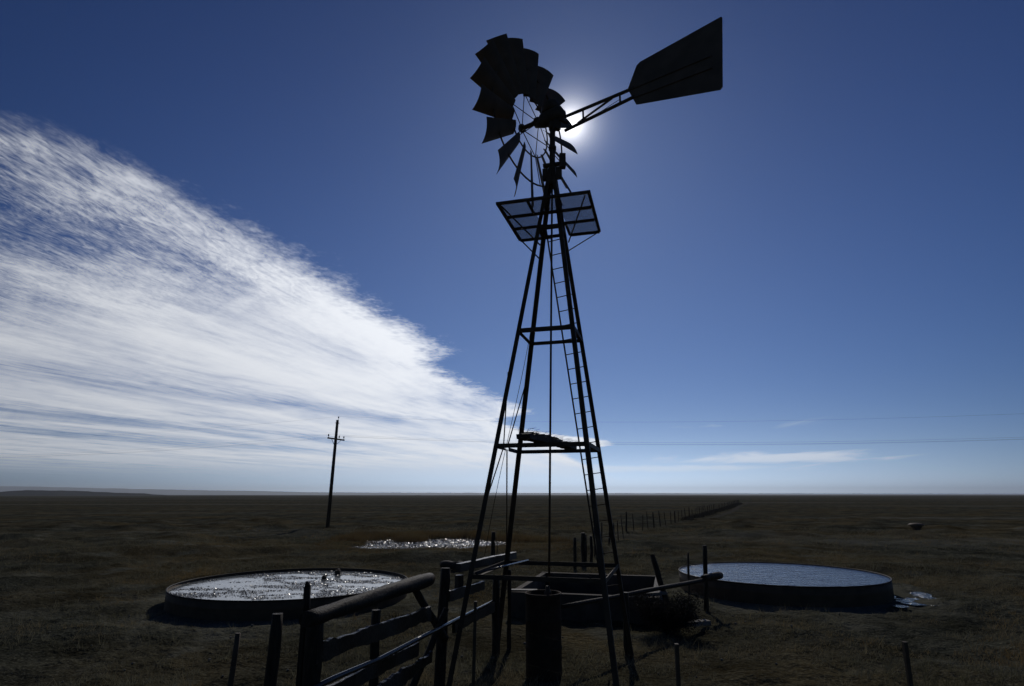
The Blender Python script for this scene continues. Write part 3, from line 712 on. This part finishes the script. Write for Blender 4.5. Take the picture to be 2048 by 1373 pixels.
# ------------------------------------------------------------------ mineral feeder far right
b = G(1835, 1069); mf = thing('mineral_feeder', b, 'small dome topped mineral feeder standing alone in the far right pasture', 'feeder')
m = MB(); m.lathe(b, [(.05, .86), (.35, .83), (.54, .75), (.58, .68), (.54, .66), (.3, .64)], 24); m.build('dome', SHEET, mf)
m = MB(); m.lathe(b, [(.36, -.1), (.36, .06), (.28, .14), (.28, .45), (.40, .55), (.40, .66), (.1, .66)], 20); m.build('base', TANKM, mf)

# ------------------------------------------------------------------ power pole and lines
PB = Vector((-17.31, 58.27, 0)); PT = Vector((-17.10, 58.27, 10.1))
pl = thing('power_pole', PB, 'wooden power pole with a short crossarm, leaning slightly, out on the prairie', 'power pole')
m = MB(); m.tube([PB - Vector((0, 0, .3)), PB.lerp(PT, .5), PT], [.18, .155, .125], 14, .05, 3); m.build('pole', POLEW, pl)
ad = Vector((.35, .937, 0)); ac = PB.lerp(PT, .815) + Vector((.09, -.19, 0))
m = MB(); m.bar(ac - ad * 1.28 + Vector((0, 0, .0)), ac + ad * 1.28 - Vector((0, 0, .0)), .11, .13); m.build('crossarm', POLEW, pl)
for s in (-1, 1):
    m = MB(); m.bar(ac + ad * s * .75 - Vector((0, 0, .06)) + Vector((.05, -.05, 0)), PB.lerp(PT, .75) + Vector((.0, -.17, 0)), .045, .02); m.build('arm_brace', DARK, pl)
ins = []
for q in (ac - ad * 1.2, ac + ad * 1.2, ac + ad * .22 + Vector((.12, .1, -.02))):
    m = MB(); m.lathe(q + Vector((0, 0, .06)), [(.018, 0), (.02, .12), (.06, .13), (.075, .20), (.045, .24), (.055, .30), (.02, .33)], 12); m.build('insulator', CERAM, pl); ins.append(q + Vector((0, 0, .33)))
m = MB(); m.lathe(PT + Vector((.08, 0, -.02)), [(.016, 0), (.018, .2), (.06, .21), (.075, .28), (.045, .32), (.02, .38)], 12); m.build('insulator', CERAM, pl)
m = MB(); m.box(PT + Vector((.0, 0, -.3)), .34, .32, .05); m.build('pole_band', DARK, pl)
ins.append(PT + Vector((.08, 0, .34)))
WD = Vector((.975, -.22, 0))
names = ['power line hung from the near end of the crossarm', 'power line hung from the far end of the crossarm', 'power line hung beside the pole at crossarm height', 'topmost power line carried on the tip of the pole']
for q, nm in zip(ins, names):
    m = MB(); pts = []
    for k in range(-24, 25):
        t = k / 24; sp = 92; d = t * sp; pts.append(q + WD * d + Vector((0, 0, -1.5 * (1 - (2 * abs(t) - 1) ** 2))))
    m.tube(pts, .0045, 5); o = m.build('power_line', WIRE, None, q); tag(o, nm, 'power line', 'power lines strung from the power pole')

# ------------------------------------------------------------------ haze
HZM = bpy.data.materials.new('haze'); nt = nodes_of(HZM)
o_ = nt.nodes.new('ShaderNodeOutputMaterial'); v_ = nt.nodes.new('ShaderNodeVolumePrincipled'); nt.links.new(v_.outputs[0], o_.inputs['Volume'])
v_.inputs['Color'].default_value = (.90, .95, 1, 1); v_.inputs['Density'].default_value = 6.5e-5; v_.inputs['Anisotropy'].default_value = .6
m = MB(); m.box((0, 9700, 114), 52000, 21000, 234); hz = m.build('haze', HZM); tag(hz, 'thin pale blue haze over the far prairie and hills', 'haze', kind='stuff')

# ------------------------------------------------------------------ sun and sky
SUN_AZ, SUN_EL = R(6.35), R(34.4)
SD_ = Vector((math.sin(SUN_AZ) * math.cos(SUN_EL), math.cos(SUN_AZ) * math.cos(SUN_EL), math.sin(SUN_EL)))
sl_ = bpy.data.lights.new('sun', 'SUN'); sl_.energy = 2.7; sl_.angle = R(.53); sl_.color = (1, .95, .88)
so = bpy.data.objects.new('sun', sl_); COL.objects.link(so); so.rotation_euler = SD_.to_track_quat('Z', 'Y').to_euler()

W = bpy.data.worlds.new('World'); SC.world = W; W.use_nodes = True; nt = W.node_tree; nt.nodes.clear(); N, LK = nt.nodes, nt.links
STR = .10
def val(x):
    return x
def mth(op, a, b=None, c=None, clamp=False):
    n = N.new('ShaderNodeMath'); n.operation = op; n.use_clamp = clamp
    for i, v in enumerate((a, b, c)):
        if v is None: continue
        if isinstance(v, (int, float)): n.inputs[i].default_value = v
        else: LK.new(v, n.inputs[i])
    return n.outputs[0]
def smooth(x, a, b):
    n = N.new('ShaderNodeMapRange'); n.interpolation_type = 'SMOOTHSTEP'; LK.new(x, n.inputs[0])
    for i, v in ((1, a), (2, b), (3, 0), (4, 1)):
        if isinstance(v, (int, float)): n.inputs[i].default_value = v
        else: LK.new(v, n.inputs[i])
    return n.outputs[0]
def comb(x, y, z=0.0):
    n = N.new('ShaderNodeCombineXYZ')
    for i, v in enumerate((x, y, z)):
        if isinstance(v, (int, float)): n.inputs[i].default_value = v
        else: LK.new(v, n.inputs[i])
    return n.outputs[0]
def wnoise(vec, scale, detail=6, rough=.55, dist=0.0):
    n = N.new('ShaderNodeTexNoise'); n.inputs['Scale'].default_value = scale; n.inputs['Detail'].default_value = detail
    n.inputs['Roughness'].default_value = rough; n.inputs['Distortion'].default_value = dist; LK.new(vec, n.inputs['Vector']); return n.outputs['Fac']
def rgbmix(f, a, b, mode='MIX'):
    x = N.new('ShaderNodeMix'); x.data_type = 'RGBA'; x.blend_type = mode; x.clamp_result = False
    for s, v in ((0, f), (6, a), (7, b)):
        if isinstance(v, (int, float)): x.inputs[s].default_value = v
        elif isinstance(v, tuple): x.inputs[s].default_value = (*v, 1)
        else: LK.new(v, x.inputs[s])
    return x.outputs[2]
def curve(x, pts):
    n = N.new('ShaderNodeFloatCurve'); cv = n.mapping.curves[0]
    for k, p in enumerate(pts):
        if k < 2: cv.points[k].location = p
        else: cv.points.new(*p)
    n.mapping.use_clip = False; n.mapping.update(); LK.new(x, n.inputs['Value']); return n.outputs[0]

sky = N.new('ShaderNodeTexSky'); sky.sky_type = 'NISHITA'; sky.sun_disc = False; sky.sun_elevation = SUN_EL; sky.sun_rotation = SUN_AZ
sky.altitude = 1400; sky.air_density = 1.0; sky.dust_density = .6; sky.ozone_density = 1.6
tc = N.new('ShaderNodeTexCoord'); sp = N.new('ShaderNodeSeparateXYZ'); LK.new(tc.outputs['Generated'], sp.inputs[0])
X, Y, Z = sp.outputs; Zp = mth('MAXIMUM', Z, .004)
dv = N.new('ShaderNodeVectorMath'); dv.operation = 'DOT_PRODUCT'; LK.new(tc.outputs['Generated'], dv.inputs[0]); dv.inputs[1].default_value = tuple(SD_)
cosS = dv.outputs['Value']; angS = mth('ARCCOSINE', mth('MINIMUM', cosS, 1.0))          # angle from the sun, radians

# deeper, clearer high-plains blue
skyc = rgbmix(1.0, sky.outputs[0], rgbmix(smooth(Z, .12, .75), (.255, .442, .79), (.272, .468, .93)), 'MULTIPLY')
up = mth('MULTIPLY', mth('SUBTRACT', 1.14, mth('MULTIPLY', smooth(Z, .15, .85), .42)), mth('ADD', .69, mth('MULTIPLY', smooth(cosS, .45, 1.0), .36)))                     # thinner, darker air overhead
sc_ = N.new('ShaderNodeVectorMath'); sc_.operation = 'SCALE'; LK.new(skyc, sc_.inputs[0]); LK.new(up, sc_.inputs['Scale'])
fw = mth('POWER', mth('MAXIMUM', mth('MULTIPLY', cosS, 1.21), 0.0), 6.0)
glow = mth('ADD', mth('MULTIPLY', mth('POWER', 2.718, mth('MULTIPLY', Zp, -27.0)), 25.0), mth('MULTIPLY', mth('POWER', 2.718, mth('MULTIPLY', Zp, -5.5)), 1.8))
gl = N.new('ShaderNodeVectorMath'); gl.operation = 'SCALE'; gl.inputs[0].default_value = (.80, .95, 1.2); LK.new(mth('MULTIPLY', glow, fw), gl.inputs['Scale'])
skyc = rgbmix(1.0, sc_.outputs[0], gl.outputs[0], 'ADD')                                  # pale scattered light low over the plain

# cirrus sheet on a plane high above: bands run along azimuth 15 degrees
a15 = R(15)
u, v = mth('DIVIDE', X, Zp), mth('DIVIDE', Y, Zp)
tt = mth('SUBTRACT', mth('MULTIPLY', u, math.cos(a15)), mth('MULTIPLY', v, math.sin(a15)))
ss = mth('ADD', mth('MULTIPLY', u, math.sin(a15)), mth('MULTIPLY', v, math.cos(a15)))
ssp = mth('MAXIMUM', ss, .2)
w = mth('DIVIDE', ssp, mth('ADD', ssp, 4.0))                                             # 0..1 along the band
def wl(s): return s / (s + 4)
edge = curve(w, [(0, -.3 + 0), (1, 0)]) if False else None
pts = [(.5, -3.2), (.85, -2.1), (.97, -1.66), (1.06, -1.54), (1.17, -1.47), (1.5, -1.44), (2.0, -1.40), (3.0, -1.41), (3.9, -1.42), (4.25, -1.66), (5.6, -1.66), (7.2, -1.58), (8.1, -2.2), (10.1, -1.75), (12.2, -1.05), (14, -2.4), (26, -3.0), (90, -6)]
te = curve(w, [(wl(s), (t + 6) / 6) for s, t in pts]); te = mth('SUBTRACT', mth('MULTIPLY', te, 6.0), 6.0)
vec = comb(tt, ss)
n_edge = mth('SUBTRACT', wnoise(comb(mth('MULTIPLY', tt, 5.0), mth('MULTIPLY', ss, 3.2)), 1.0, 7, .62), .5)
n_edge2 = mth('SUBTRACT', wnoise(comb(mth('MULTIPLY', tt, 26.0), mth('MULTIPLY', ss, 20.0)), 1.0, 4, .6), .5)
din = mth('SUBTRACT', mth('SUBTRACT', te, .06), tt)                                                            # distance inside the sheet
din = mth('ADD', din, mth('ADD', mth('MULTIPLY', n_edge, .50), mth('MULTIPLY', n_edge2, .24)))
mask = smooth(din, -.04, .30)
# mottled altocumulus grain near the edge, silky streaks deeper in
grain = wnoise(comb(mth('ADD', mth('MULTIPLY', tt, 27.0), mth('MULTIPLY', ss, 4.0)), mth('MULTIPLY', ss, 8.5)), 1.0, 7, .62, 1.2)
puff = wnoise(comb(mth('MULTIPLY', tt, 7.5), mth('MULTIPLY', ss, 4.5), 5.0), 1.0, 5, .6, .5)
fib = wnoise(comb(mth('MULTIPLY', tt, 9.0), mth('MULTIPLY', ss, 1.6)), 1.0, 6, .6, .8)
band = wnoise(comb(mth('MULTIPLY', tt, .95), mth('MULTIPLY', ss, .10), 3.7), 1.0, 6, .6, .4)
rip = wnoise(comb(mth('ADD', mth('MULTIPLY', tt, 6.0), mth('MULTIPLY', ss, 9.0)), mth('MULTIPLY', ss, 1.4), 1.3), 1.0, 3, .5, .5)
low = smooth(ss, 1.2, 3.2)                                                               # thicker towards the horizon
high = mth('SUBTRACT', 1.0, low)
nearE = mth('SUBTRACT', 1.0, smooth(din, .15, .95))
warp = mth('MULTIPLY', mth('SUBTRACT', wnoise(comb(mth('MULTIPLY', tt, 3.1), mth('MULTIPLY', ss, 2.3), 21.0), 1.0, 3, .5), .5), .22)
tw_ = mth('ADD', mth('ADD', mth('MULTIPLY', tt, .94), mth('MULTIPLY', ss, .34)), warp); sw_ = mth('ADD', mth('SUBTRACT', mth('MULTIPLY', ss, .94), mth('MULTIPLY', tt, .34)), warp)
fine = wnoise(comb(mth('MULTIPLY', tw_, 58.0), mth('MULTIPLY', sw_, 19.0)), 1.0, 5, .60, .3)
wid = wnoise(comb(mth('MULTIPLY', tt, 1.7), mth('MULTIPLY', ss, .55), 11.0), 1.0, 4, .55, .6)
def cen(x, k): return mth('MULTIPLY', mth('SUBTRACT', x, .5), k)
d = mth('ADD', mth('MULTIPLY', low, .44), .34)
d = mth('ADD', d, cen(fib, mth('ADD', .45, mth('MULTIPLY', low, .02))))
d = mth('ADD', d, cen(band, mth('ADD', .30, mth('MULTIPLY', low, .80))))
d = mth('ADD', d, cen(wid, 1.1))
d = mth('ADD', d, cen(grain, mth('ADD', mth('ADD', .16, mth('MULTIPLY', high, .85)), mth('MULTIPLY', nearE, .45))))
d = mth('ADD', d, cen(fine, mth('ADD', .10, mth('MULTIPLY', high, .70))))
d = mth('ADD', d, cen(puff, mth('ADD', .20, mth('MULTIPLY', high, .75))))
d = mth('ADD', d, cen(rip, mth('ADD', .12, mth('MULTIPLY', high, .32))))
d = mth('ADD', d, mth('MULTIPLY', nearE, .24))
d = mth('SUBTRACT', d, mth('MULTIPLY', mth('MULTIPLY', smooth(din, .3, .8), mth('SUBTRACT', 1.0, smooth(ss, 1.1, 1.9))), .16))
def gap(c0, k, w0, k2, amp, s0, s1):
    x = mth('DIVIDE', mth('SUBTRACT', tt, mth('ADD', c0, mth('MULTIPLY', ss, k))), mth('ADD', w0, mth('MULTIPLY', ss, k2)))
    x = mth('ADD', x, mth('MULTIPLY', mth('SUBTRACT', fib, .5), 1.6))
    return mth('MULTIPLY', mth('MULTIPLY', mth('POWER', 2.718, mth('MULTIPLY', mth('MULTIPLY', x, x), -1.0)), amp), mth('MULTIPLY', smooth(ss, s0, s0 * 1.3), mth('SUBTRACT', 1.0, smooth(ss, s1 * .75, s1))))
d = mth('SUBTRACT', d, mth('MULTIPLY', mth('SUBTRACT', 1.0, smooth(ss, .95, 1.55)), .34))      # frays out overhead
d = mth('SUBTRACT', d, gap(-7.0, .45, .30, .05, .34, 2.4, 10.0))                         # clear lanes between the cloud bands
d = mth('SUBTRACT', d, gap(-9.4, .30, .35, .05, .34, 3.2, 13.0))
d = mth('SUBTRACT', d, gap(-12.5, .33, .6, .05, .38, 5.0, 16.0))
d = mth('SUBTRACT', d, gap(-2.02, .0, .15, .03, .22, 1.4, 3.0))
dens = mth('MULTIPLY', smooth(d, -.10, 1.12), mask)
# small separate wisps low on the right
n_w = wnoise(comb(mth('MULTIPLY', tt, .55), mth('MULTIPLY', ss, .16), 8.0), 1.0, 6, .6, .5)
def blob(t0, tw_, s0, sw):
    a = mth('DIVIDE', mth('SUBTRACT', tt, t0), tw_); b = mth('DIVIDE', mth('SUBTRACT', ss, s0), sw)
    return mth('SUBTRACT', 1.0, mth('SQRT', mth('ADD', mth('MULTIPLY', a, a), mth('MULTIPLY', b, b))))
wis = mth('MAXIMUM', mth('MAXIMUM', blob(2.9, 4.6, 18.6, 4.6), blob(-.6, 7.6, 25.5, 5.0)), mth('MULTIPLY', blob(.5, 1.6, 9.4, .7), .22))
wis = smooth(mth('ADD', wis, mth('MULTIPLY', mth('SUBTRACT', n_w, .5), 1.9)), .16, .72)
dens = mth('MAXIMUM', dens, mth('MULTIPLY', wis, .62))
dens = mth('MULTIPLY', dens, smooth(Z, .012, .06))
dens = mth('MULTIPLY', dens, mth('ADD', .76, mth('MULTIPLY', smooth(ss, 1.2, 2.6), .17)))
# cloud brightness: ice scatters forward, so it glows towards the sun
ph = mth('POWER', mth('MAXIMUM', cosS, 0.0), 3.0)
cb = mth('ADD', .49, mth('MULTIPLY', ph, .73))
cl = N.new('ShaderNodeMix'); cl.data_type = 'RGBA'
CLB = N.new('ShaderNodeVectorMath'); CLB.operation = 'SCALE'; CLB.inputs[0].default_value = (.97, 1.0, 1.05); LK.new(cb, CLB.inputs['Scale'])
CG = N.new('ShaderNodeVectorMath'); CG.operation = 'SCALE'; LK.new(CLB.outputs[0], CG.inputs[0]); CG.inputs['Scale'].default_value = 22.0
col = rgbmix(dens, skyc, CG.outputs[0])
# the sun's own disc with the bright air right round it
disc_ = mth('POWER', 2.718, mth('MULTIPLY', angS, -1 / R(.24))); aur = mth('ADD', mth('MULTIPLY', mth('POWER', 2.718, mth('MULTIPLY', angS, -1 / R(.9))), 70.0), mth('MULTIPLY', mth('POWER', 2.718, mth('MULTIPLY', angS, -1 / R(5))), 1.0))
sunv = N.new('ShaderNodeVectorMath'); sunv.operation = 'SCALE'; sunv.inputs[0].default_value = (1, .98, .95); LK.new(mth('ADD', mth('MULTIPLY', disc_, 30.0), aur), sunv.inputs['Scale'])
col = rgbmix(1.0, col, sunv.outputs[0], 'ADD')
bg = N.new('ShaderNodeBackground'); bg.inputs['Strength'].default_value = STR; LK.new(col, bg.inputs['Color'])
wo = N.new('ShaderNodeOutputWorld'); LK.new(bg.outputs[0], wo.inputs['Surface'])

# ------------------------------------------------------------------ render settings
vs = SC.view_settings; vs.view_transform = 'Standard'; vs.look = 'None'; vs.exposure = -1.2; vs.gamma = 1
SC.render.film_transparent = False
cy = SC.cycles; cy.use_denoising = True; cy.denoiser = 'OPENIMAGEDENOISE'; cy.denoising_input_passes = 'RGB_ALBEDO_NORMAL'; cy.denoising_prefilter = 'ACCURATE'; cy.max_bounces = 6; cy.transparent_max_bounces = 16; cy.volume_bounces = 0; cy.caustics_reflective = False; cy.caustics_refractive = False; cy.sample_clamp_indirect = 1.5; cy.blur_glossy = .5
